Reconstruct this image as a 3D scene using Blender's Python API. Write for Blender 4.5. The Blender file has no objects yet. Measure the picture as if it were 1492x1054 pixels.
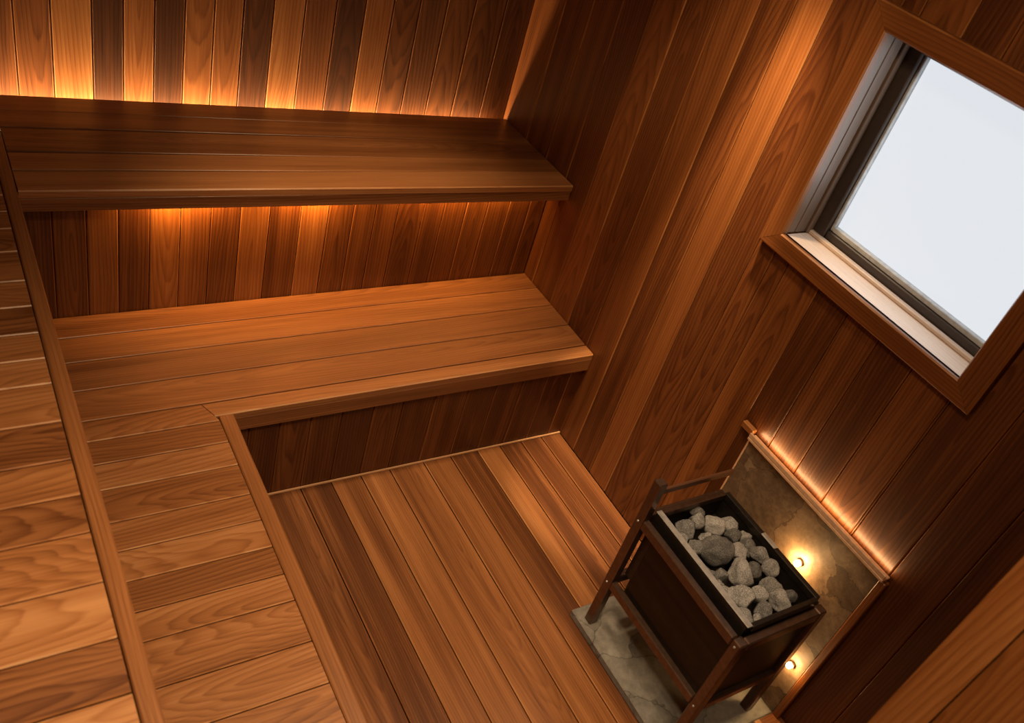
import bpy, bmesh, math, random
from mathutils import Vector, Matrix, noise as mnoise
S = bpy.context.scene
C = S.collection
random.seed(7)
R = math.radians

# ------------------------------------------------------------------ camera, world, light, exposure
cam_d = bpy.data.cameras.new('camera')
cam = bpy.data.objects.new('camera', cam_d); C.objects.link(cam)
cam.location = (-2.0878, -2.9313, 2.40)
cam.rotation_euler = (R(51.920), R(-14.647), R(-29.686))
cam_d.sensor_fit = 'HORIZONTAL'; cam_d.sensor_width = 36.0
cam_d.lens = 36.0 * 1308.23 / 1492.0
cam_d.clip_start = 0.02
cam_d.dof.use_dof = True; cam_d.dof.focus_distance = 3.1; cam_d.dof.aperture_fstop = 4.0
S.camera = cam
S.view_settings.view_transform = 'Standard'
S.view_settings.look = 'None'
S.view_settings.gamma = 1.0
S.view_settings.use_curve_mapping = False
S.view_settings.exposure = 0.0
w = bpy.data.worlds.new('world'); S.world = w; w.use_nodes = True
w.node_tree.nodes['Background'].inputs[0].default_value = (0.75, 0.85, 1.0, 1)
w.node_tree.nodes['Background'].inputs[1].default_value = 0.6

WARM = (1.0, 0.62, 0.27)
AMBER = (1.0, 0.50, 0.12)
WARM2 = (1.0, 0.70, 0.40)

def spot(name, loc, target, energy, ang, blend, size, col=WARM2):
    d = bpy.data.lights.new(name, 'SPOT'); d.energy = energy; d.color = col
    d.spot_size = R(ang); d.spot_blend = blend; d.shadow_soft_size = size
    o = bpy.data.objects.new(name, d); C.objects.link(o); o.location = loc
    o.rotation_euler = (Vector(target) - Vector(loc)).to_track_quat('-Z', 'Y').to_euler()
    return o

def strip(name, a, b, nrm, width, energy, col=WARM, spread=180):
    """a warm LED strip: a thin area lamp from a to b shining along nrm"""
    a, b, nrm = Vector(a), Vector(b), Vector(nrm).normalized()
    d = bpy.data.lights.new(name, 'AREA'); d.shape = 'RECTANGLE'
    d.size = (b - a).length; d.size_y = width; d.energy = energy; d.color = col; d.spread = R(spread)
    o = bpy.data.objects.new(name, d); C.objects.link(o)
    x = (b - a).normalized(); z = -nrm; y = z.cross(x).normalized(); x = y.cross(z)
    m = Matrix((x, y, z)).transposed().to_4x4(); m.translation = (a + b) / 2
    o.matrix_world = m
    return o

# LED strip in the slot behind the top bench, washing the back wall
strip('led_back', (-2.45, 0.212, 0.815), (-0.06, 0.012, 0.815), (0.0, 0.25, 1), 0.014, 23.0)
# LED strips under the top bench, washing the riser panel
for i_, (xa, xb, en) in enumerate(((-1.60, -0.06, 3.2), (-1.50, -1.26, 2.2), (-1.12, -0.88, 2.2), (-0.62, -0.36, 1.9), (-0.28, -0.16, 0.5))):
    strip('led_under_%d' % i_, (xa, -0.449, 0.897), (xb, -0.449, 0.897), (0, 0.8, -1), 0.010, en, AMBER, 150)
# LED strip in the ledge above the stone
strip('led_ledge', (-0.021, -1.745, 0.748), (-0.021, -2.30, 0.748), (0.30, 0, 1), 0.008, 0.75, WARM)
# ceiling downlights and added fill lights
spot('downlight_wall', (-0.22, -1.24, 2.66), (-0.10, -1.27, 1.5), 400, 21, 0.6, 0.03)
spot('wall_fill', (-0.62, -1.15, 2.66), (0.0, -1.25, 1.00), 80, 56, 1.0, 0.08)  # added wash to brighten the right wall, no known fixture
spot('downlight_back', (-0.95, -0.95, 2.66), (-0.88, -0.62, 0.6), 128, 50, 1.0, 0.06)
spot('downlight_middle', (-0.90, -1.75, 2.66), (-0.76, -1.85, 0), 88, 58, 1.0, 0.10)
spot('ceiling_fill', (-1.10, -2.00, 2.62), (-0.95, -2.0, 0), 34, 165, 0.6, 0.12)  # added ambient fill for the upper walls, not a lamp of the room
spot('downlight_left', (-1.72, -2.25, 2.66), (-1.66, -2.10, 0), 150, 88, 1.0, 0.12)
spot('downlight_door', (-1.45, -3.0, 2.66), (-0.82, -2.75, 1.2), 66, 60, 0.9, 0.10)
# daylight through the frosted pane, falling in and down
d_ = bpy.data.lights.new('daylight', 'AREA'); d_.shape = 'RECTANGLE'; d_.size = 0.50; d_.size_y = 0.46; d_.energy = 2.5; d_.color = (0.86, 0.93, 1.0)
o_ = bpy.data.objects.new('daylight', d_); C.objects.link(o_); o_.location = (0.130, -1.832, 1.63)
o_.rotation_euler = Vector((-1, 0, -0.02)).to_track_quat('-Z', 'Y').to_euler()

# ------------------------------------------------------------------ node helpers and materials
class NT:
    def __init__(s, name):
        s.m = bpy.data.materials.new(name); s.m.use_nodes = True
        s.t = s.m.node_tree; s.b = s.t.nodes['Principled BSDF']
    def n(s, typ, **kw):
        nd = s.t.nodes.new(typ)
        for k, v in kw.items(): setattr(nd, k, v)
        return nd
    def l(s, a, b): s.t.links.new(a, b)
    def math(s, op, a, b=None, c=None, clamp=False):
        nd = s.n('ShaderNodeMath', operation=op); nd.use_clamp = clamp
        for i, v in enumerate((a, b, c)):
            if v is None: continue
            if isinstance(v, (int, float)): nd.inputs[i].default_value = v
            else: s.l(v, nd.inputs[i])
        return nd.outputs[0]
    def comb(s, x, y, z):
        nd = s.n('ShaderNodeCombineXYZ')
        for i, v in enumerate((x, y, z)):
            if isinstance(v, (int, float)): nd.inputs[i].default_value = v
            else: s.l(v, nd.inputs[i])
        return nd.outputs[0]
    def noise(s, vec, scale=1.0, detail=2.0, rough=0.5, dist=0.0):
        nd = s.n('ShaderNodeTexNoise')
        nd.inputs['Scale'].default_value = scale; nd.inputs['Detail'].default_value = detail
        nd.inputs['Roughness'].default_value = rough; nd.inputs['Distortion'].default_value = dist
        s.l(vec, nd.inputs['Vector'])
        return nd.outputs['Fac']
    def ramp(s, fac, stops):
        nd = s.n('ShaderNodeValToRGB')
        el = nd.color_ramp.elements
        while len(el) < len(stops): el.new(0.5)
        for e, (p, c) in zip(el, stops):
            e.position = p; e.color = (*c, 1)
        s.l(fac, nd.inputs[0])
        return nd.outputs[0]

def make_wood(name, stops, rough=0.40, ring_amt=0.16, spec=0.45, freq=95.0, tonegain=1.0, bump=0.12, cone=0.075, wav=1.0, streak_amt=0.34):
    """timber: growth rings cut by a flat sawn face (cathedral arches), fibres and streaks, tone per board"""
    k = NT(name)
    g = k.n('ShaderNodeAttribute', attribute_name='grain'); t = k.n('ShaderNodeAttribute', attribute_name='tone')
    sg = k.n('ShaderNodeSeparateXYZ'); k.l(g.outputs['Vector'], sg.inputs[0])
    st = k.n('ShaderNodeSeparateXYZ'); k.l(t.outputs['Vector'], st.inputs[0])
    u, v, sd = sg.outputs; tone, v0, u0 = st.outputs
    sd7 = k.math('MULTIPLY', sd, 7.31)
    wob = k.noise(k.comb(k.math('MULTIPLY', u, 1.6 * wav), k.math('MULTIPLY', v, 9.0), sd7), 1.0, 2.0)
    wobc = k.math('SUBTRACT', wob, 0.5)
    vv = k.math('ADD', k.math('SUBTRACT', v, v0), k.math('MULTIPLY', wobc, 0.035 * wav))
    d = k.math('ADD', k.math('MULTIPLY', k.math('SUBTRACT', u, u0), cone), k.math('MULTIPLY', wobc, 0.05 * wav))
    r = k.math('SQRT', k.math('ADD', k.math('MULTIPLY', vv, vv), k.math('MULTIPLY', d, d)))
    fine = k.noise(k.comb(k.math('MULTIPLY', u, 6.0), k.math('MULTIPLY', v, 60.0), sd7), 1.0, 2.0)
    ring = k.math('ADD', k.math('MULTIPLY', r, freq), k.math('MULTIPLY', fine, 0.55))
    saw = k.math('FRACT', ring)
    late = k.math('POWER', saw, 2.2)                              # soft to dark, then a sharp edge
    edge = k.math('SMOOTH_MIN', late, k.math('MULTIPLY', k.math('SUBTRACT', 1.0, saw), 5.0), 0.12)
    fib = k.noise(k.comb(k.math('MULTIPLY', u, 5.0), k.math('MULTIPLY', v, 420.0), sd7), 1.0, 3.0, 0.6)
    streak = k.noise(k.comb(k.math('MULTIPLY', u, 0.9), k.math('MULTIPLY', v, 26.0), sd7), 1.0, 2.0)
    val = k.math('MULTIPLY', tone, tonegain)
    val = k.math('SUBTRACT', val, k.math('MULTIPLY', edge, ring_amt))
    val = k.math('ADD', val, k.math('MULTIPLY', k.math('SUBTRACT', fib, 0.5), 0.34))
    val = k.math('ADD', val, k.math('MULTIPLY', k.math('SUBTRACT', streak, 0.5), streak_amt))
    val = k.math('ADD', val, 0.05, clamp=True)
    k.l(k.ramp(val, stops), k.b.inputs['Base Color'])
    k.l(k.math('ADD', rough, k.math('MULTIPLY', k.math('SUBTRACT', fib, 0.5), 0.20)), k.b.inputs['Roughness'])
    k.b.inputs['Specular IOR Level'].default_value = spec
    bp = k.n('ShaderNodeBump'); bp.inputs['Strength'].default_value = bump; bp.inputs['Distance'].default_value = 0.002
    k.l(k.math('SUBTRACT', fib, k.math('MULTIPLY', edge, 0.4)), bp.inputs['Height']); k.l(bp.outputs[0], k.b.inputs['Normal'])
    return k.m

STOPS = [(0.0, (0.022, 0.0055, 0.0016)), (0.30, (0.090, 0.025, 0.0060)), (0.60, (0.245, 0.082, 0.020)), (0.85, (0.41, 0.170, 0.052)), (1.0, (0.52, 0.25, 0.09))]
BSTOPS = [(0.0, (0.028, 0.008, 0.003)), (0.30, (0.120, 0.040, 0.012)), (0.60, (0.315, 0.125, 0.041)), (0.85, (0.49, 0.235, 0.095)), (1.0, (0.60, 0.34, 0.17))]
WOOD = make_wood('cedar_wall', STOPS, ring_amt=0.21, streak_amt=0.42)
BENCH = make_wood('cedar_bench', BSTOPS, rough=0.36, ring_amt=0.13, freq=110.0, streak_amt=0.42)
CROSS = make_wood('cedar_cross_boards', BSTOPS, rough=0.36, ring_amt=0.23, freq=85.0, cone=0.13, wav=1.7, streak_amt=0.46)
FLOORW = make_wood('cedar_floor', BSTOPS, rough=0.34, ring_amt=0.12, freq=120, streak_amt=0.70)
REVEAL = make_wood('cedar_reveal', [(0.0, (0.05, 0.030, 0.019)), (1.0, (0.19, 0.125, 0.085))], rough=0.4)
SILLW = make_wood('daylit_sill_wood', [(0.0, (0.42, 0.27, 0.18)), (1.0, (0.78, 0.62, 0.50))], rough=0.28, ring_amt=0.12)  # wood colour lightened to carry the daylight sheen on the sill
DARKW = make_wood('heater_wood', [(0.0, (0.03, 0.010, 0.005)), (1.0, (0.16, 0.07, 0.035))], rough=0.3)

def plain(name, col, rough=0.5, metal=0.0, spec=0.5):
    k = NT(name)
    geo = k.n('ShaderNodeTexCoord')
    f = k.noise(geo.outputs['Object'], 60.0, 3.0)
    a = tuple(c * 0.85 for c in col); b = tuple(min(1, c * 1.15) for c in col)
    k.l(k.ramp(f, [(0.3, a), (0.7, b)]), k.b.inputs['Base Color'])
    k.b.inputs['Roughness'].default_value = rough; k.b.inputs['Metallic'].default_value = metal
    k.b.inputs['Specular IOR Level'].default_value = spec
    return k.m
BACKING = plain('groove_backing', (0.02, 0.007, 0.003), 0.9, 0, 0.1)
BRONZE = plain('bronze_metal', (0.17, 0.105, 0.075), 0.30, 0.85)
STEEL = plain('brushed_steel', (0.40, 0.38, 0.365), 0.34, 0.45)
DSTEEL = plain('dark_steel', (0.055, 0.045, 0.04), 0.28, 0.8)
BLACK = plain('black_steel', (0.012, 0.010, 0.009), 0.5)
SASH = plain('sash_dark', (0.045, 0.032, 0.026), 0.4)
BEAD = plain('bead_grey', (0.45, 0.47, 0.48), 0.35)
PLASTER = plain('ceiling_paint', (0.30, 0.17, 0.09), 0.8)
BRASS = plain('pale_trim', (0.66, 0.40, 0.24), 0.30)

def dark_glass():
    k = NT('smoked_glass')
    k.b.inputs['Base Color'].default_value = (0.006, 0.004, 0.003, 1)
    k.b.inputs['Roughness'].default_value = 0.08; k.b.inputs['Specular IOR Level'].default_value = 0.3
    return k.m
SMOKED = dark_glass()

def pane_mat():
    k = NT('frosted_daylight_pane')
    k.b.inputs['Base Color'].default_value = (0.08, 0.08, 0.08, 1); k.b.inputs['Roughness'].default_value = 0.6
    k.b.inputs['Emission Color'].default_value = (0.80, 0.84, 0.89, 1)
    k.b.inputs['Emission Strength'].default_value = 0.92
    return k.m
PANE = pane_mat()

def glow_mat(power):
    k = NT('lamp_glow')
    k.b.inputs['Base Color'].default_value = (0.8, 0.6, 0.4, 1)
    k.b.inputs['Emission Color'].default_value = (1.0, 0.58, 0.22, 1); k.b.inputs['Emission Strength'].default_value = power
    return k.m
GLOW = glow_mat(700.0); GLOW_LOW = glow_mat(380.0)

def stone_slab(name, a, b, c, scale, seed):
    k = NT(name)
    co = k.n('ShaderNodeTexCoord').outputs['Object']
    mp = k.n('ShaderNodeMapping'); mp.inputs['Location'].default_value = (seed, seed * 2.1, 0); k.l(co, mp.inputs[0])
    P = mp.outputs[0]
    n1 = k.noise(P, scale, 6.0, 0.65, 1.2); n2 = k.noise(P, scale * 9, 6.0, 0.7)
    vo = k.n('ShaderNodeTexVoronoi', feature='DISTANCE_TO_EDGE'); vo.inputs['Scale'].default_value = scale * 1.1
    dn = k.n('ShaderNodeTexNoise'); dn.inputs['Scale'].default_value = scale * 2; dn.inputs['Detail'].default_value = 4; k.l(P, dn.inputs['Vector'])
    mx = k.n('ShaderNodeVectorMath', operation='MULTIPLY_ADD'); k.l(dn.outputs['Color'], mx.inputs[0]); mx.inputs[1].default_value = (0.16,) * 3; k.l(P, mx.inputs[2])
    k.l(mx.outputs[0], vo.inputs['Vector'])
    crack = k.math('LESS_THAN', vo.outputs['Distance'], 0.008)
    v2 = k.n('ShaderNodeTexVoronoi'); v2.inputs['Scale'].default_value = scale * 1.1; k.l(mx.outputs[0], v2.inputs['Vector'])
    cell = k.n('ShaderNodeSeparateColor'); k.l(v2.outputs['Color'], cell.inputs[0])
    f = k.math('ADD', k.math('MULTIPLY', n1, 0.65), k.math('MULTIPLY', n2, 0.45))
    f = k.math('ADD', f, k.math('MULTIPLY', k.math('SUBTRACT', cell.outputs[0], 0.5), 0.26))
    f = k.math('SUBTRACT', f, k.math('MULTIPLY', crack, 0.13), clamp=True)
    k.l(k.ramp(f, [(0.32, a), (0.54, b), (0.78, c)]), k.b.inputs['Base Color'])
    k.b.inputs['Roughness'].default_value = 0.62
    bp = k.n('ShaderNodeBump'); bp.inputs['Strength'].default_value = 0.5; bp.inputs['Distance'].default_value = 0.006
    k.l(k.math('ADD', f, k.math('MULTIPLY', cell.outputs[1], 0.3)), bp.inputs['Height']); k.l(bp.outputs[0], k.b.inputs['Normal'])
    return k.m
SLATE = stone_slab('slate_backsplash', (0.045, 0.027, 0.016), (0.135, 0.085, 0.049), (0.30, 0.205, 0.125), 4.5, 1.7)
HEARTH = stone_slab('slate_hearth', (0.075, 0.068, 0.060), (0.18, 0.170, 0.155), (0.33, 0.315, 0.29), 3.6, 5.2)

def rock_mat():
    k = NT('sauna_rock')
    co = k.n('ShaderNodeTexCoord').outputs['Object']
    oi = k.n('ShaderNodeObjectInfo')
    n1 = k.noise(co, 22.0, 4.0, 0.6); n2 = k.noise(co, 330.0, 4.0, 0.7)
    f = k.math('ADD', k.math('MULTIPLY', n1, 0.35), k.math('MULTIPLY', n2, 0.75))
    f = k.math('ADD', f, k.math('MULTIPLY', k.math('SUBTRACT', oi.outputs['Random'], 0.5), 0.20), clamp=True)
    k.l(k.ramp(f, [(0.38, (0.040, 0.039, 0.040)), (0.54, (0.155, 0.152, 0.154)), (0.70, (0.40, 0.392, 0.395))]), k.b.inputs['Base Color'])
    k.b.inputs['Roughness'].default_value = 0.85
    bp = k.n('ShaderNodeBump'); bp.inputs['Strength'].default_value = 0.5; bp.inputs['Distance'].default_value = 0.004
    k.l(f, bp.inputs['Height']); k.l(bp.outputs[0], k.b.inputs['Normal'])
    return k.m
ROCK = rock_mat()

# ------------------------------------------------------------------ mesh helpers
def new_bm():
    bm = bmesh.new()
    bm.loops.layers.float_vector.new('grain'); bm.loops.layers.float_vector.new('tone')
    return bm

_seed = [0]
def board(bm, O, U, V, L0, L1, Wd, T, tone, ch=0.003, cath=None, uc=None, L0b=None, L1b=None, seed=None, e=0.0, worn=0.22):  # worn: paler tone painted on the arrises as edge highlights, not wear
    """one plank: face in plane O + u*U + v*V, outward normal N = U x V, thickness T behind it, chamfered long edges.
    L0..L1 along U on the v=0 side and L0b..L1b on the v=Wd side (mitred or skewed ends)."""
    O, U, V = Vector(O), Vector(U).normalized(), Vector(V).normalized(); N = U.cross(V)
    if L0b is None: L0b = L0
    if L1b is None: L1b = L1
    _seed[0] += 1; rnd = random.Random(_seed[0] * 13 + 5)
    sd = rnd.uniform(0, 50) if seed is None else seed
    if cath is None: cath = rnd.choice([rnd.uniform(-0.02, 0.02), rnd.uniform(0.06, 0.2), -rnd.uniform(0.06, 0.2)])
    if uc is None: uc = rnd.uniform(L0 - 0.3, L1 + 0.3)
    prof = [(0, -T), (0, -ch), (ch, 0), (Wd - ch, 0), (Wd, -ch), (Wd, -T)]
    gl = bm.loops.layers.float_vector['grain']; tl = bm.loops.layers.float_vector['tone']
    def at(v, n, end):
        f = v / Wd
        u = (L1 + (L1b - L1) * f) if end else (L0 + (L0b - L0) * f)
        if e and n > -1e-6: u += -e if end else e
        return O + U * u + V * v + N * n, (u, v - Wd / 2 - n, sd)
    A = [at(v, n, 0) for v, n in prof]; B = [at(v, n, 1) for v, n in prof]
    va = [bm.verts.new(p) for p, _ in A]; vb = [bm.verts.new(p) for p, _ in B]
    gd = {}
    for vt, (_, g) in list(zip(va, A)) + list(zip(vb, B)): gd[vt] = g
    fs = []
    for i in range(6):
        j = (i + 1) % 6
        fs.append(bm.faces.new((va[i], vb[i], vb[j], va[j])))
    fs.append(bm.faces.new(va)); fs.append(bm.faces.new(vb[::-1]))
    for k_, f in enumerate(fs):
        tn = tone + (worn if k_ in (1, 3) else 0.0)             # edge highlights painted on the arrises as a paler tone
        for l in f.loops:
            l[gl] = Vector(gd[l.vert]); l[tl] = Vector((tn, cath, uc))
    return fs

def box(bm, lo, hi, bev=0.0, tone=0.5):
    x0, y0, z0 = lo; x1, y1, z1 = hi
    vs = [bm.verts.new((x, y, z)) for x in (x0, x1) for y in (y0, y1) for z in (z0, z1)]
    fs = [bm.faces.new([vs[i] for i in q]) for q in ((0, 1, 3, 2), (4, 6, 7, 5), (0, 4, 5, 1), (2, 3, 7, 6), (0, 2, 6, 4), (1, 5, 7, 3))]
    _grain(bm, fs, lo, hi, tone)
    if bev:
        es = list({e for f in fs for e in f.edges})
        bmesh.ops.bevel(bm, geom=es, offset=bev, segments=1, affect='EDGES', clamp_overlap=True)
    return fs

def _grain(bm, fs, lo, hi, tone):
    gl = bm.loops.layers.float_vector.get('grain'); tl = bm.loops.layers.float_vector.get('tone')
    if gl is None: return
    d = [abs(h - l) for l, h in zip(lo, hi)]; ax = d.index(max(d)); a1, a2 = [i for i in range(3) if i != ax]
    _seed[0] += 1; rnd = random.Random(_seed[0]); sd = rnd.uniform(0, 50); c = rnd.uniform(0.25, 0.35)
    for f in fs:
        for l in f.loops:
            co = l.vert.co
            l[gl] = Vector((co[ax], (co[a1] - lo[a1]) + (co[a2] - lo[a2]), sd)); l[tl] = Vector((tone, c, (lo[ax] + hi[ax]) / 2))

def obj(name, bm, mat, parent=None, kind=None, smooth=False):
    bmesh.ops.recalc_face_normals(bm, faces=bm.faces)
    me = bpy.data.meshes.new(name); bm.to_mesh(me); bm.free()
    for m in (mat if isinstance(mat, (list, tuple)) else [mat]): me.materials.append(m)
    if smooth:
        for p in me.polygons: p.use_smooth = True
    o = bpy.data.objects.new(name, me); C.objects.link(o)
    if parent:
        o.parent = parent
        o.matrix_parent_inverse = Matrix.Translation(-parent.location)
    if kind: o['kind'] = kind
    return o

def thing(name, label, cat, loc=(0, 0, 0), group=None):
    o = bpy.data.objects.new(name, None); C.objects.link(o); o.location = loc
    o.empty_display_size = 0.05
    tag(o, label, cat, group); return o
def tag(o, label, cat, group=None):
    o['label'] = label; o['category'] = cat
    if group: o['group'] = group
    return o

def jt(t): return max(0.03, min(0.97, t))

# ------------------------------------------------------------------ the room
H = 2.70            # ceiling
XL = -2.52          # left wall
YF = -3.55          # front wall
G = 0.0012

# floor: slats run away from the back wall
bm = new_bm()
fx = [0.0, -0.095, -0.195, -0.295, -0.400, -0.519, -0.636, -0.776, -0.891, -1.005, -1.118, -1.235, -1.35, -1.47]
ft = [0.32, 0.28, 0.29, 0.54, 0.33, 0.46, 0.47, 0.50, 0.44, 0.23, 0.33, 0.33, 0.4]
x = -1.47
while x > XL + 0.1: x -= 0.115; fx.append(max(x, XL + 0.003)); ft.append(0.42)
for i in range(len(fx) - 1):
    board(bm, (fx[i + 1] + 0.0022, 0, 0), (0, -1, 0), (1, 0, 0), 0.02, -YF - 0.02, fx[i] - fx[i + 1] - 0.0044, 0.03, ft[i], ch=0.003, cath=[0.12, -0.15, 0.02, 0.2][i % 4], uc=1.2)
# solid ground under the slats
box(bm, (XL - 0.1, YF - 0.1, -0.08), (0.3, 0.35, -0.031))
floor = obj('floor', bm, FLOORW, kind='structure')

bm = new_bm()
y = YF
while y < 0.3:
    board(bm, (0.2, y, H), (-1, 0, 0), (0, 1, 0), 0, 0.2 - XL + 0.1, 0.118, 0.02, 0.45)
    y += 0.12
box(bm, (XL - 0.1, YF - 0.1, H + 0.021), (0.3, 0.35, H + 0.08))
obj('ceiling', bm, WOOD, kind='structure')

# back wall (a touch out of square, the top bench follows it)
SKW = 0.105
bax = Vector((-1, SKW, 0)).normalized()           # along the wall from the right corner to the left
def bwy(x): return 0.024 - SKW * x
bx = [0.0, -0.128, -0.256, -0.369, -0.474, -0.575, -0.679, -0.785, -0.894, -1.001, -1.101, -1.195, -1.288, -1.382, -1.476, -1.569, -1.685, -1.788, -1.90, -2.01, -2.12, -2.23, -2.34, -2.45, -2.53]
def behind(x):                                   # the joint seen over the bench's back edge, carried back to the wall
    t = 1.0
    for _ in range(6): t = (bwy(-2.0878 + t * (x + 2.0878)) + 2.9313) / (0.008 - 0.0735 * x + 2.9313)
    return -2.0878 + t * (x + 2.0878)
bx = [0.0] + [behind(v) for v in bx[1:]]
bt = [0.28, 0.38, 0.48, 0.36, 0.38, 0.62, 0.24, 0.47, 0.68, 0.22, 0.58, 0.60, 0.22, 0.62, 0.20, 0.74, 0.46, 0.44, 0.4, 0.5, 0.4, 0.5, 0.4, 0.5]
bm = new_bm()
for i in range(len(bx) - 1):
    O = Vector((bx[i + 1] + G, bwy(bx[i + 1]), 0))
    # face normal must look to -y: U = up, V = along +x gives N = z x x = +y, so run V the other way
    O2 = Vector((bx[i] - G, bwy(bx[i]), 0))
    board(bm, O2, (0, 0, 1), bax, 0.0, H - 0.002, (bx[i] - bx[i + 1]) - 2 * G, 0.02, jt(bt[i]), cath=0.0 if i in (5, 10, 13) else None, uc=1.25 if i in (5, 10, 13) else None)
box(bm, (XL - 0.1, 0.23, 0), (0.3, 0.33, H))
wall_back = obj('wall_back', bm, WOOD, kind='structure')

# right wall with the window opening
wy = [0.03, -0.17, -0.33, -0.483, -0.633, -0.768, -0.913, -1.056, -1.179, -1.291, -1.42, -1.55, -1.679, -1.794, -1.911, -2.03, -2.158, -2.305, -2.445, -2.585, -2.70, -2.83, -2.96, -3.09, -3.22, -3.35, -3.48, -3.55]
wt = [0.46, 0.40, 0.40, 0.36, 0.52, 0.36, 0.46, 0.36, 0.56, 0.36, 0.38, 0.47, 0.30, 0.38, 0.30, 0.46, 0.28, 0.27, 0.25] + [0.4] * 9
OY0, OY1, OZ0, OZ1 = -1.492, -2.152, 1.322, 1.933    # structural opening, hidden under the casing
cathi = {5: 1.3, 9: 1.1, 10: 0.9, 11: 0.7, 15: 1.15, 16: 1.2, 4: 0.2}
bm = new_bm()
def rb(y0, y1, z0, z1, tone, seed, c, uc):
    # outward normal -x: U = z, V = -y : z x (-y) = x ... use U = z, V = +y -> -x
    board(bm, (0, y1 + G, 0), (0, 0, 1), (0, 1, 0), z0, z1, y0 - y1 - 2 * G, 0.02, tone, cath=c, uc=uc, seed=seed)
for i in range(len(wy) - 1):
    a, b = wy[i], wy[i + 1]; sd = 3.7 * i
    rr = random.Random(i + 40); c = 0.0 if i in cathi else rr.choice([0.1, -0.12, 0.16]); uc = cathi.get(i, 0.5)
    cuts = sorted({a, b, *[t for t in (OY0, OY1) if b < t < a]}, reverse=True)
    for p, r_ in zip(cuts[:-1], cuts[1:]):
        m = (p + r_) / 2
        if OY1 < m < OY0:
            rb(p, r_, 0, OZ0, jt(wt[i]), sd, c, uc); rb(p, r_, OZ1, H - 0.002, jt(wt[i]), sd, c, uc)
        else:
            rb(p, r_, 0, H - 0.002, jt(wt[i]), sd, c, uc)
# solid wall behind the boards, around the opening
for lo, hi in (((0.021, OY0, 0), (0.2, 0.3, H)), ((0.021, YF - 0.1, 0), (0.2, OY1, H)), ((0.021, OY1, 0), (0.2, OY0, OZ0 - 0.01)), ((0.021, OY1, OZ1 + 0.01), (0.2, OY0, H))):
    box(bm, lo, hi)
wall_right = obj('wall_right', bm, WOOD, kind='structure')

# left wall and front wall (beside and behind the viewer)
bm = new_bm(); y = 0.2
while y > YF:
    board(bm, (XL, y, 0), (0, 0, 1), (0, -1, 0), 0, H - 0.002, 0.126, 0.02, random.uniform(0.35, 0.6)); y -= 0.128
box(bm, (XL - 0.1, YF - 0.1, 0), (XL - 0.021, 0.35, H))
obj('wall_left', bm, WOOD, kind='structure')
bm = new_bm(); x = XL
while x < 0.0:
    board(bm, (x, YF, 0), (0, 0, 1), (1, 0, 0), 0, H - 0.002, 0.126, 0.02, random.uniform(0.35, 0.6)); x += 0.128
box(bm, (XL - 0.1, YF - 0.1, 0), (0.2, YF - 0.021, H))
obj('wall_front', bm, WOOD, kind='structure')

# short return wall in the right foreground (its end is the blurred light board)
JX = -0.82
jy = -2.9313 + (JX + 2.0878) * (-2.511 + 2.9313) / 2.0878
bm = new_bm()
box(bm, (JX + 0.012, jy - 0.30, 0), (-0.002, jy - 0.012, H - 0.002), tone=0.3)
board(bm, (JX, jy - 0.003, 0), (0, 0, 1), (0, -1, 0), 0.0, H - 0.003, 0.064, 0.011, 0.66, ch=0.004, cath=0.12)
bm_jamb2 = board(bm, (JX, jy - 0.070, 0), (0, 0, 1), (0, -1, 0), 0.0, H - 0.003, 0.23, 0.011, 0.60, ch=0.004, cath=-0.1)
yy = -0.002
k = 0
while yy > JX + 0.14:
    board(bm, (yy, jy, 0), (0, 0, 1), (-1, 0, 0), 0, H - 0.003, 0.126, 0.011, 0.4); yy -= 0.128
obj('trim_1', bm, WOOD, kind='structure')

# small pale bead where the floor meets the riser of the lower bench
bm = new_bm(); box(bm, (-1.385, -0.957, 0.0005), (-0.004, -0.950, 0.010), 0.002, tone=0.95)
obj('baseboard_back', bm, BENCH, kind='structure')

# ------------------------------------------------------------------ benches
ZU, ZL, BT = 0.928, 0.4364, 0.024
def lerp(a, b, t): return a + (b - a) * t

def xplank(bm, yl0, yl1, yr0, yr1, xl, xr, z, T, tone, gap=0.004, **kw):
    """bench plank along x between back edge (y?0) and front edge (y?1), left and right y given"""
    ang = Vector((xr - xl, (yr0 + yr1) / 2 - (yl0 + yl1) / 2, 0)).normalized()
    V = Vector((0, 0, 1)).cross(ang)             # towards the back
    wd = ((yl0 - yl1) + (yr0 - yr1)) / 2 - gap
    O = Vector((xl, yl1 + gap / 2, z))
    sk = wd * V.x / ang.x
    board(bm, O, ang, V, 0, (xr - xl) / ang.x, wd, T, tone, L0b=-sk, L1b=(xr - xl) / ang.x - sk, **kw)

# top bench along the back wall
ub = thing('sauna_bench', 'upper wooden bench along the back wall, lit from behind and below', 'bench', (-1.0, -0.25, 0))
bm = new_bm()
UL_ = [0.137, 0.026, -0.085, -0.236, -0.346, -0.466]; UR_ = [0.001, -0.097, -0.207, -0.341, -0.434, -0.540]
for i, tn in enumerate([0.38, 0.42, 0.40, 0.50, 0.58]):  # front boards toned lighter to hold the pool of light there
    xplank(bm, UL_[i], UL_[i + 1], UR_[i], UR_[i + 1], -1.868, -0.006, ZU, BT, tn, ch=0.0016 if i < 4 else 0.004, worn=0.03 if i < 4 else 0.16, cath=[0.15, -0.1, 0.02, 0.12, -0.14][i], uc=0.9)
obj('seat', bm, BENCH, ub)
bm = new_bm()
fa = Vector((1.862, -0.074, 0)).normalized()
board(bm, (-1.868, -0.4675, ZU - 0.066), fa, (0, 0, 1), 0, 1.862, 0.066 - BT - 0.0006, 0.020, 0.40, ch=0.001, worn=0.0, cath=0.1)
obj('fascia', bm, BENCH, ub)
bm = new_bm()
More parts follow.
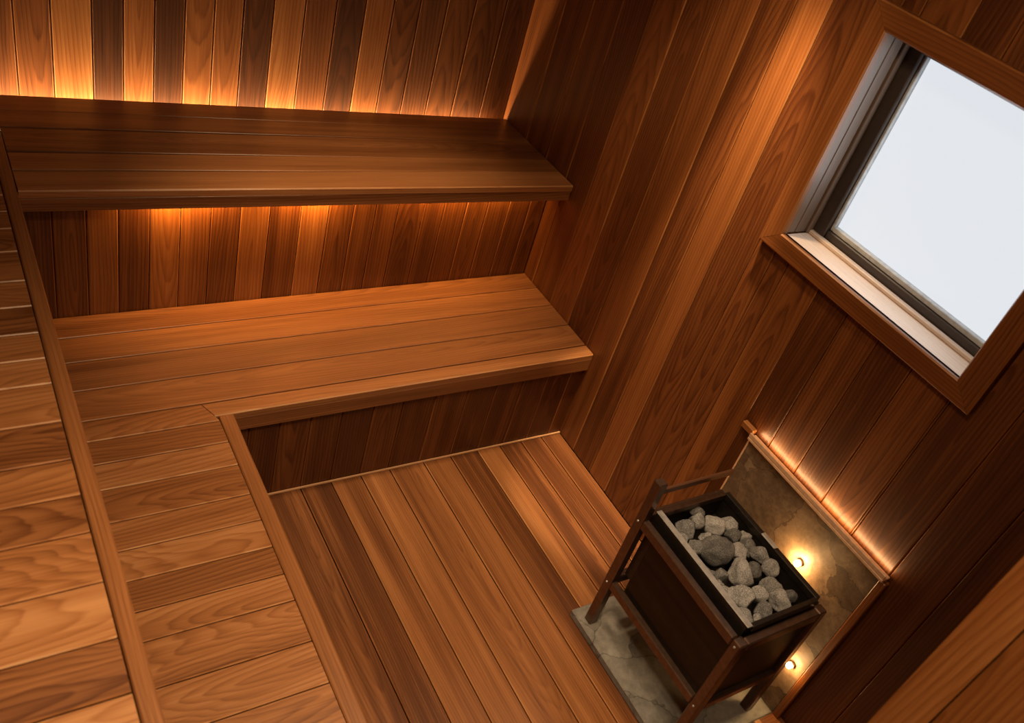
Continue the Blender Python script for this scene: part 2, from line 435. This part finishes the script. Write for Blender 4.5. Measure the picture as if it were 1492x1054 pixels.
rx = [0.0, -0.08, -0.177, -0.275, -0.369, -0.465, -0.55, -0.655, -0.743, -0.828, -0.92, -1.019, -1.127, -1.226, -1.321, -1.415, -1.508, -1.60, -1.69, -1.783, -1.868]
rt = [0.42, 0.38, 0.36, 0.42, 0.44, 0.36, 0.40, 0.36, 0.40, 0.38, 0.66, 0.36, 0.52, 0.36, 0.58, 0.30, 0.42, 0.54, 0.34, 0.42, 0.36]
rx = [r - 0.004 if r == 0 else r for r in rx]
rt = [0.42, 0.40, 0.46, 0.48, 0.38, 0.36, 0.36, 0.42, 0.42, 0.40, 0.68, 0.38, 0.56, 0.36, 0.48, 0.58, 0.34, 0.52, 0.42, 0.34]
for i in range(len(rx) - 1):
    board(bm, (rx[i] - G, -0.416, 0), (0, 0, 1), (-1, 0, 0), 0.30, ZU - BT - 0.002, rx[i] - rx[i + 1] - 2 * G, 0.016, jt(rt[i] * 0.95), cath=0.0 if i % 3 == 0 else 0.1)
obj('riser_panel', bm, WOOD, ub)
for xx in (-1.5, -0.9, -0.3):
    bm = new_bm()
    box(bm, (xx - 0.02, -0.395, 0.86), (xx + 0.02, -0.05, ZU - BT - 0.001))
    box(bm, (xx - 0.02, -0.395, 0.001), (xx + 0.02, -0.355, 0.8605))
    obj('bearer', bm, BENCH, ub)

# lower bench along the back
lb = thing('sauna_bench', 'lower wooden bench under the upper one, running to the right wall', 'bench', (-0.7, -0.7, 0))
bm = new_bm()
LL_ = [-0.418, -0.525, -0.645, -0.776, -0.906]
for i, tn in enumerate([0.40, 0.46, 0.44, 0.52]):
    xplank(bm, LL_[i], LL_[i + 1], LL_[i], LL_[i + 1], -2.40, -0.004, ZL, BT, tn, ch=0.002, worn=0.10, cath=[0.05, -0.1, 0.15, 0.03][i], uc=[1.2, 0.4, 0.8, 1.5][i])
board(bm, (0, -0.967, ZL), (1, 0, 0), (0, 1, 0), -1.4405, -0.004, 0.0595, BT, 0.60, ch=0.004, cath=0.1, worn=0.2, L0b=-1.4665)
obj('seat', bm, BENCH, lb)
bm = new_bm()
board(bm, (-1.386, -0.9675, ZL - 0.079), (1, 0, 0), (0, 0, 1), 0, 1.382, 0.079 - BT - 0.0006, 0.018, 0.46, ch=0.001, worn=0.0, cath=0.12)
obj('fascia', bm, BENCH, lb)
bm = new_bm()
qx = [-0.004, -0.063, -0.172, -0.282, -0.402, -0.523, -0.656, -0.782, -0.894, -1.008, -1.118, -1.223, -1.324, -1.40]
qt = [0.36, 0.28, 0.34, 0.36, 0.30, 0.40, 0.36, 0.40, 0.30, 0.34, 0.44, 0.34, 0.36]
for i in range(len(qx) - 1):
    board(bm, (qx[i] - G, -0.949, 0), (0, 0, 1), (-1, 0, 0), 0.001, ZL - BT - 0.001, qx[i] - qx[i + 1] - 2 * G, 0.016, jt(qt[i] * 0.9), cath=0.0 if i % 3 == 1 else 0.1)
obj('riser_panel', bm, WOOD, lb)
for xx in (-1.3, -0.7, -0.2):
    bm = new_bm()
    box(bm, (xx - 0.02, -0.925, 0.37), (xx + 0.02, -0.42, ZL - BT - 0.001))
    box(bm, (xx - 0.02, -0.475, 0.001), (xx + 0.02, -0.435, 0.3705))
    obj('bearer', bm, BENCH, lb)

# lower bench on the left: cross boards and edge rail
l2 = thing('sauna_bench', 'lower left bench of short cross boards with an edge rail, beside the floor slats', 'bench', (-1.8, -2.0, 0))
cy = [-0.907, -0.990, -1.081, -1.177, -1.293, -1.390, -1.487, -1.580, -1.666, -1.792, -1.913, -2.03, -2.14, -2.25, -2.37, -2.48, -2.60]
ct = [0.58, 0.50, 0.64, 0.54, 0.58, 0.66, 0.46, 0.62, 0.56, 0.62, 0.58, 0.60, 0.55, 0.55, 0.55, 0.55]
bm = new_bm()
for i in range(len(cy) - 1):
    r_ = random.Random(i + 3)
    xr = -1.432
    kw = {}
    if i == 0: kw = dict(L1b=-1.472 + 0.003, )
    board(bm, (0, cy[i + 1] + 0.0016, ZL), (1, 0, 0), (0, 1, 0), -2.40, -1.4335, cy[i] - cy[i + 1] - 0.0032, BT, ct[i], ch=0.0025,
          cath=r_.choice([-1, 1]) * r_.uniform(0.005, 0.05) if i not in (1, 4, 6) else 0.1, uc=r_.choice([r_.uniform(-2.1, -1.85), r_.uniform(-1.42, -1.2)]), **kw)
obj('seat', bm, CROSS, l2)
bm = new_bm()
box(bm, (-1.4305, -2.60, ZL - 0.078), (-1.387, -0.9695, ZL + 0.0005), 0.003, tone=0.52)
obj('edge_rail', bm, BENCH, l2)
bm = new_bm(); yv = -0.972
while yv > -2.55:
    board(bm, (-1.405, yv, 0), (0, 0, 1), (0, -1, 0), 0.001, ZL - 0.080, 0.108, 0.016, random.uniform(0.3, 0.45)); yv -= 0.11
for f in bm.faces: pass
obj('riser_panel', bm, WOOD, l2)

# upper bench on the left
u2 = thing('sauna_bench', 'upper left bench of wide cross boards at the left edge, above the lower left bench', 'bench', (-2.1, -1.6, 0))
vy = [0.12, 0.02, -0.09, -0.20, -0.31, -0.40, -0.483, -0.567, -0.651, -0.758, -0.887, -0.992, -1.096, -1.190, -1.277, -1.400, -1.515, -1.615, -1.713, -1.834, -1.959, -2.070, -2.19, -2.31, -2.43, -2.55, -2.66]
vt = [0.45, 0.45, 0.45, 0.42, 0.44, 0.42, 0.42, 0.46, 0.42, 0.46, 0.52, 0.40, 0.52, 0.60, 0.58, 0.38, 0.54, 0.40, 0.58, 0.70, 0.40, 0.68, 0.50, 0.6, 0.5, 0.6]
# align tones with the joints read on the photograph
bm = new_bm()
for i in range(len(vy) - 1):
    r_ = random.Random(i + 77)
    board(bm, (0, vy[i + 1] + 0.0016, ZU), (1, 0, 0), (0, 1, 0), XL + 0.004, -1.9075, vy[i] - vy[i + 1] - 0.0032, BT, vt[i], ch=0.0025,
          cath=r_.choice([-1, 1]) * r_.uniform(0.005, 0.06), uc=r_.choice([r_.uniform(-2.6, -2.3), r_.uniform(-1.9, -1.7)]))
obj('seat', bm, CROSS, u2)
bm = new_bm()
box(bm, (-1.9045, -2.66, ZU - 0.066), (-1.8705, 0.135, ZU + 0.0005), 0.003, tone=0.46)
obj('edge_rail', bm, BENCH, u2)
bm = new_bm(); yv = -0.436
while yv > -2.55:
    board(bm, (-1.885, yv, 0), (0, 0, 1), (0, -1, 0), ZL + 0.002, ZU - 0.068, 0.108, 0.014, random.uniform(0.3, 0.45)); yv -= 0.11
obj('riser_panel', bm, WOOD, u2)

# ------------------------------------------------------------------ the window
win = thing('window_1', 'square frosted window in a mitred wooden casing on the right wall', 'window', (0.0, -1.82, 1.30))
win['kind'] = 'structure'
CY0, CY1, CZ0, CZ1 = -1.430, -2.217, 1.272, 1.988       # casing outside
IY0, IY1, IZ0, IZ1 = -1.498, -2.147, 1.330, 1.925       # casing inside
def casing(bm, P, tone, seed, proud=0.022):
    """mitred casing member from outer edge pair to inner edge pair (y,z) in order o0,o1,i1,i0"""
    o0, o1, i1, i0 = [Vector((0, a, b)) for a, b in P]
    U = (o1 - o0).normalized(); V = (i0 - o0) - U * (i0 - o0).dot(U); Wd = V.length; V.normalize()
    N = U.cross(V)
    if N.x > 0:                                           # look into the room
        o0, o1, i1, i0 = o1, o0, i0, i1; U = -U
    O = o0 + Vector((-proud, 0, 0)); L1 = (o1 - o0).length
    board(bm, O, U, V, 0.0005, L1 - 0.0005, Wd, proud - 0.0005, tone, ch=0.004, cath=0.13, uc=0.3, L0b=(i0 - o0).dot(U) + 0.0005, L1b=(i1 - o0).dot(U) - 0.0005, seed=seed)
bm = new_bm()
oTL, oBL, oBR, oTR = (CY0, CZ1), (CY0, CZ0), (CY1, CZ0), (CY1, CZ1)
iTL, iBL, iBR, iTR = (IY0, IZ1), (IY0, IZ0), (IY1, IZ0), (IY1, IZ1)
casing(bm, (oTL, oBL, iBL, iTL), 0.56, 3.0); casing(bm, (oBL, oBR, iBR, iBL), 0.50, 9.0)
casing(bm, (oBR, oTR, iTR, iBR), 0.42, 15.0); casing(bm, (oTR, oTL, iTL, iTR), 0.48, 21.0)
obj('window_casing', bm, WOOD, win)
# reveal boards
RD = 0.105
bm = new_bm()
for a, b in ((-0.012, 0.030), (0.032, 0.074), (0.076, 0.098)):   # the left reveal is three narrow laths
    dz = 0.0 if b < 0.09 else 0.008
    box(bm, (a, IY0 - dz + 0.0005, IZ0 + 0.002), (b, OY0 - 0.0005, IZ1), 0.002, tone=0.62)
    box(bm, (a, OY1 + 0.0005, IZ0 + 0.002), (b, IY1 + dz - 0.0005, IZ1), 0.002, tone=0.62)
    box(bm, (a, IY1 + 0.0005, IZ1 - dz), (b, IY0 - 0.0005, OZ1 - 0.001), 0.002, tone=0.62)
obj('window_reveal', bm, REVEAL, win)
bm = new_bm()
box(bm, (-0.012, IY1 + 0.001, OZ0 + 0.001), (0.090, IY0 - 0.001, IZ0), 0.002, tone=0.92)
box(bm, (0.086, IY1 + 0.001, IZ0 + 0.0005), (0.104, IY0 - 0.001, IZ0 + 0.012), 0.002, tone=0.80)
obj('window_sill', bm, SILLW, win)
# sash: dark frame, grey bead, frosted pane
GX = 0.125
gy0, gy1, gz0, gz1 = -1.545, -2.120, 1.366, 1.895
bm = new_bm()
for lo, hi in (((0.100, gy0, IZ0 - 0.004), (0.14, OY0 - 0.001, OZ1 - 0.001)), ((0.100, OY1 + 0.001, IZ0 - 0.004), (0.14, gy1, OZ1 - 0.001)),
               ((0.106, gy1 + 0.0005, IZ0 - 0.004), (0.14, gy0 - 0.0005, gz0)), ((0.100, gy1 + 0.0005, gz1), (0.14, gy0 - 0.0005, OZ1 - 0.001))):
    box(bm, lo, hi, 0.003)
obj('window_sash', bm, SASH, win)
bm = new_bm()
for lo, hi in (((0.114, gy0 - 0.010, gz0 + 0.0005), (0.132, gy0 - 0.0005, gz1 - 0.0005)), ((0.112, gy1 + 0.0005, gz0 + 0.0005), (0.132, gy0 - 0.011, gz0 + 0.016))):
    box(bm, lo, hi, 0.002)
obj('glazing_bead', bm, BEAD, win)
bm = new_bm(); box(bm, (0.1335, gy1 - 0.005, gz0 - 0.005), (0.1390, gy0 + 0.005, gz1 + 0.005))
obj('window_pane', bm, PANE, win)

# ------------------------------------------------------------------ stone corner
HZ = 0.030
SY0, SY1 = -1.738, -2.300
bm = new_bm(); box(bm, (-0.455, SY1 + 0.004, 0.001), (-0.0015, SY0 + 0.004, HZ), 0.003)
tag(obj('hearth_slab', bm, HEARTH), 'grey slate slab on the floor under the stone heater', 'hearth slab')
bs = thing('stone_backsplash', 'brown slate panel on the right wall behind the heater', 'stone panel', (-0.01, -2.02, 0.04))
bm = new_bm(); box(bm, (-0.020, SY1 + 0.002, HZ + 0.002), (-0.001, SY0 - 0.004, 0.728), 0.002)
obj('slab', bm, SLATE, bs)
bm = new_bm(); box(bm, (-0.022, SY0 - 0.0035, HZ + 0.002), (-0.001, SY0 + 0.002, 0.730), 0.001, tone=0.9)
obj('edge_strip', bm, BRASS, bs)
bm = new_bm(); box(bm, (-0.024, SY1 - 0.022, 0.002), (-0.001, SY1 + 0.0015, 0.728), 0.003, tone=0.45)
obj('side_trim', bm, WOOD, bs)
bm = new_bm()
box(bm, (-0.036, SY1 - 0.012, 0.7325), (-0.001, SY0 + 0.0, 0.743), 0.002, tone=0.9)
box(bm, (-0.036, SY1 - 0.012, 0.7435), (-0.029, SY0 + 0.0, 0.760), 0.002, tone=0.9)
lg = obj('wall_ledge', bm, BRASS); tag(lg, 'thin glowing ledge strip on the wall above the slate panel', 'ledge')
bm = new_bm(); box(bm, (-0.020, SY0 + 0.002, 0.738), (-0.001, SY0 + 0.052, 0.760), 0.002, tone=0.7)
obj('end_piece', bm, WOOD, lg)

def wall_lamp(y, z, x, label, glow):
    t = thing('wall_lamp', label, 'lamp', (x, y, z), 'small lamps behind the heater')
    def disc(r0, r1, h, n=20):
        bm = bmesh.new(); rings = []
        for rr, hh in ((r0, 0.0), (r0, h * 0.8), (r1, h)):
            rings.append([bm.verts.new((x - hh, y + rr * math.cos(a), z + rr * math.sin(a))) for a in [2 * math.pi * i / n for i in range(n)]])
        for A, B in zip(rings[:-1], rings[1:]):
            for i in range(n): bm.faces.new((A[i], A[(i + 1) % n], B[(i + 1) % n], B[i]))
        bm.faces.new(rings[0]); bm.faces.new(rings[-1]); return bm
    obj('lamp_base', disc(0.011, 0.008, 0.010), BRASS, t)
    bm = bmesh.new(); bmesh.ops.create_uvsphere(bm, u_segments=16, v_segments=10, radius=0.009)
    for v in bm.verts: v.co += Vector((x - 0.0155, y, z))
    obj('bulb', bm, glow, t, smooth=True)
wall_lamp(-2.092, 0.548, -0.0205, 'small glowing lamp on the slate beside the heater rim, upper of two', GLOW)
wall_lamp(-2.255, 0.245, -0.0205, 'small glowing lamp low on the slate by the heater leg, lower of two', GLOW_LOW)

bm = new_bm(); box(bm, (-0.50, -2.40, 0.001), (-0.003, -2.2985, 0.034), 0.002, tone=0.5)
tag(obj('threshold_board', bm, WOOD), 'brown wooden board on the floor against the near end of the slate slab', 'board')
bm = new_bm(); box(bm, (-0.115, -2.325, 0.0345), (-0.090, -2.300, 0.046), 0.003, tone=0.85)
tag(obj('wooden_block', bm, BENCH), 'little pale wooden block on the brown board by the slate slab', 'block')

# ------------------------------------------------------------------ the heater
HX0, HX1, HY0, HY1 = -0.430, -0.078, -1.774, -2.262      # frame outside
FT, FM = 0.556, 0.262                                   # tops of the upper and lower rails
LG = 0.032
ht = thing('sauna_heater', 'bronze framed sauna heater with an open basket of grey stones', 'heater', (-0.25, -2.02, HZ))
def part(name, lo, hi, mat, bev=0.0035, tone=0.5, label=None):
    bm = new_bm(); box(bm, lo, hi, bev, tone); o = obj(name, bm, mat, ht)
    if label: o['label'] = label
    return o
z0 = HZ + 0.001
part('leg', (HX0, HY0 - LG, z0), (HX0 + LG, HY0, 0.704), BRONZE, label='tall front leg standing above the frame')
part('leg', (HX0, HY1, z0), (HX0 + LG, HY1 + LG, FT), BRONZE)
part('leg', (HX1 - LG, HY0 - LG, z0), (HX1, HY0, FT), BRONZE)
part('leg', (HX1 - LG, HY1, z0), (HX1, HY1 + LG, FT), BRONZE)
e = 0.0008
for zt, hh in ((FT, 0.036), (FM, 0.034)):
    part('rail', (HX0, HY1 + LG + e, zt - hh), (HX0 + 0.022, HY0 - LG - e, zt), BRONZE)
    part('rail', (HX1 - 0.026, HY1 + LG + e, zt - hh), (HX1, HY0 - LG - e, zt), BRONZE)
    part('rail', (HX0 + LG + e, HY1, zt - hh), (HX1 - LG - e, HY1 + 0.026, zt), BRONZE)
    part('rail', (HX0 + LG + e, HY0 - 0.026, zt - hh), (HX1 - LG - e, HY0, zt), BRONZE)
# stone basket: dark walls with a folded steel rim, open top
BX0, BX1, BY0, BY1, BZ0, BZ1 = -0.396, -0.108, -1.812, -2.228, 0.300, 0.584
t = 0.004
bm = new_bm()
for lo, hi in (((BX0, BY1, BZ0), (BX0 + t, BY0, BZ1)), ((BX1 - t, BY1, BZ0), (BX1, BY0, BZ1)), ((BX0 + t, BY1, BZ0), (BX1 - t, BY1 + t, BZ1)), ((BX0 + t, BY0 - t, BZ0), (BX1 - t, BY0, BZ1))):
    box(bm, lo, hi)
obj('stone_basket', bm, DSTEEL, ht)
part('stone_grate', (BX0 + t + e, BY1 + t + e, 0.486), (BX1 - t - e, BY0 - t - e, 0.494), BLACK, 0)
part('rim', (BX0 + 0.001, BY1 - 0.004, BZ1 + 0.001), (BX0 + 0.021, BY0 + 0.004, BZ1 + 0.006), STEEL, 0.002, label='bright steel rim bar')
part('rim', (BX1 - 0.006, BY1, BZ1 - 0.022), (BX1 + 0.012, BY0, BZ1 + 0.004), DSTEEL, 0.002)
part('rim', (BX0 + 0.0215, BY1 - 0.008, BZ1 - 0.020), (BX1 - 0.0065, BY1 + 0.008, BZ1 + 0.003), DSTEEL, 0.002)
part('rim', (BX0 + 0.0215, BY0 - 0.008, BZ1 - 0.020), (BX1 - 0.0065, BY0 + 0.010, BZ1 + 0.003), BRONZE, 0.002)
part('rim_clip', (BX1 - 0.009, -2.045, BZ1 + 0.0045), (BX1 + 0.008, -1.985, BZ1 + 0.010), STEEL, 0.002)
# smoked front panel between the rails, inner firebox and its side
part('front_panel', (HX0 + 0.020, HY1 + LG + e, FM + 0.001), (HX0 + 0.025, HY0 - LG - e - 0.045, FT - 0.037), SMOKED, 0.001)
part('side_panel', (HX0 + LG + 0.004, HY1 + 0.014, FM + 0.001), (HX1 - LG - 0.004, HY1 + 0.018, FT - 0.037), BLACK, 0.001)
part('firebox', (BX0 + 0.02, BY1 + 0.01, FM - 0.06), (BX1 - 0.005, BY0 - 0.012, BZ0 - 0.001), BLACK, 0.004)
part('guard_rail', (HX0 + LG + e, HY0 - 0.018, 0.640), (-0.095, HY0 - 0.008, 0.662), DARKW, 0.002, label='thin guard rail from the tall leg to the wall')
for yb, zb in ((HY0 - 0.016, FT - 0.018), (HY0 - 0.016, FM - 0.018), (HY1 + 0.016, FM - 0.018), (HY1 + 0.016, FT - 0.018)):
    bm = bmesh.new(); bmesh.ops.create_cone(bm, cap_ends=True, segments=12, radius1=0.004, radius2=0.003, depth=0.003)
    for v in bm.verts: v.co = Vector((HX0 - 0.0018 - v.co.z, yb + v.co.x, zb + v.co.y))
    obj('bolt', bm, STEEL, ht)

# ------------------------------------------------------------------ stones in the basket
RK = [  # x, y, half width, half height, lift, label
 (-0.307, -1.872, .035, .025, 0, 'smooth oval grey stone at the front left corner of the heater basket'),
 (-0.249, -1.852, .025, .027, 0, 'darker grey stone lying behind the oval corner stone of the basket'),
 (-0.226, -1.828, .021, .015, 0, 'small flat stone tip farthest from the viewer, at the back of the pile'),
 (-0.215, -1.892, .032, .030, 1, 'round pale stone near the back end of the basket, beside the oval one'),
 (-0.262, -1.918, .022, .018, 0, 'dark cracked stone below the round pale stone at the back end'),
 (-0.154, -1.898, .030, .027, 0, 'rough dark grey stone at the back right of the pile'),
 (-0.350, -1.902, .022, .022, 0, 'pale rounded stone pressed against the bright steel rim near the left end'),
 (-0.320, -1.934, .023, .024, 0, 'mid grey stone between the steel rim and the largest boulder'),
 (-0.351, -1.958, .014, .015, 0, 'small round stone beside the steel rim, left of the largest boulder'),
 (-0.270, -1.972, .046, .042, 1, 'largest angular boulder in the left half of the heater stones'),
 (-0.197, -1.996, .029, .031, 0, 'dark shaded stone tucked against the right of the largest boulder'),
 (-0.170, -1.940, .025, .019, 0, 'long low stone behind the largest boulder'),
 (-0.135, -1.954, .020, .018, 0, 'small grey stone by the dark far rim, behind the long low stone'),
 (-0.150, -1.992, .031, .025, 0, 'oblong stone along the far rim, level with the largest boulder'),
 (-0.147, -2.034, .030, .025, 1, 'oval stone by the rim clip on the wall side'),
 (-0.256, -2.066, .042, .036, 2, 'large smooth domed boulder in the middle of the heater stones'),
 (-0.194, -2.064, .022, .024, 0, 'grey stone touching the wall side of the domed middle boulder'),
 (-0.150, -2.082, .025, .030, 1, 'upright rounded stone against the far rim, past the rim clip'),
 (-0.187, -2.132, .033, .028, 0, 'hollowed grey stone on the wall side, between upright stone and end stones'),
 (-0.312, -2.044, .021, .023, 0, 'rounded stone just in front of the domed middle boulder'),
 (-0.347, -2.040, .017, .016, 0, 'small grey stone by the steel rim, halfway along the basket'),
 (-0.355, -1.990, .011, .010, 0, 'tiny round pebble by the steel rim below the largest boulder'),
 (-0.350, -2.014, .013, .010, 0, 'tiny dark pebble by the steel rim, next to the halfway stone'),
 (-0.343, -2.068, .015, .013, 0, 'small dark pebble by the steel rim under the halfway stone'),
 (-0.346, -2.099, .020, .018, 0, 'small rounded stone at the steel rim before the near end'),
 (-0.314, -2.131, .038, .034, 1, 'broad pale boulder with a notched edge near the near end of the basket'),
 (-0.252, -2.144, .023, .021, 1, 'small knob shaped stone between the notched boulder and the hollowed stone'),
 (-0.268, -2.188, .027, .026, 0, 'grey stone at the middle of the near end of the basket'),
 (-0.203, -2.182, .033, .028, 1, 'large round stone at the near end of the basket on the wall side'),
 (-0.150, -2.178, .018, .019, 0, 'small stone in the near corner of the basket on the wall side'),
 (-0.345, -2.184, .027, .024, 0, 'round stone in the near corner of the basket by the steel rim'),
 (-0.308, -2.204, .016, .014, 0, 'small dark stone beside the round near corner stone'),
]
LIFT = (-0.004, 0.010, 0.016)
for i, (rx_, ry_, a, b, lf, lab) in enumerate(RK):
    rnd = random.Random(i * 17 + 3)
    bm = bmesh.new(); bmesh.ops.create_icosphere(bm, subdivisions=4, radius=1.0)
    off = Vector((rnd.uniform(0, 99), rnd.uniform(0, 99), rnd.uniform(0, 99)))
    planes = []
    for _ in range(9 if a > 0.03 else 6):
        d = Vector((rnd.gauss(0, 1), rnd.gauss(0, 1), rnd.gauss(0, 1))).normalized(); planes.append((d, rnd.uniform(0.58, 0.88)))
    hz = 0.85 * (a + b) / 2
    sx, sy, sz = a * 1.13, (a + b) / 2 * 1.13, hz * 1.15
    ang = math.atan2(-0.42, -0.9)
    M = Matrix.Rotation(rnd.uniform(-0.25, 0.25) + R(-30), 3, 'Z')
    for v in bm.verts:
        p = v.co.normalized(); r_ = 1.0
        for d, h in planes:
            c = p.dot(d)
            if c > 0: r_ = min(r_, h / c)
        r_ = min(r_, 1.06)
        r_ *= 1.0 + 0.10 * mnoise.noise(p * 1.3 + off) + 0.05 * mnoise.noise(p * 3.2 + off) + 0.02 * mnoise.noise(p * 8 + off)
        q = p * r_; v.co = M @ Vector((q.x * sx, q.y * sy, q.z * sz))
    zc = 0.558 + LIFT[lf] - hz * 0.35
    o = obj('heater_stone', bm, ROCK, smooth=True)
    o.location = (rx_, ry_, zc)
    tag(o, lab, 'stone', 'grey stones piled in the heater basket')
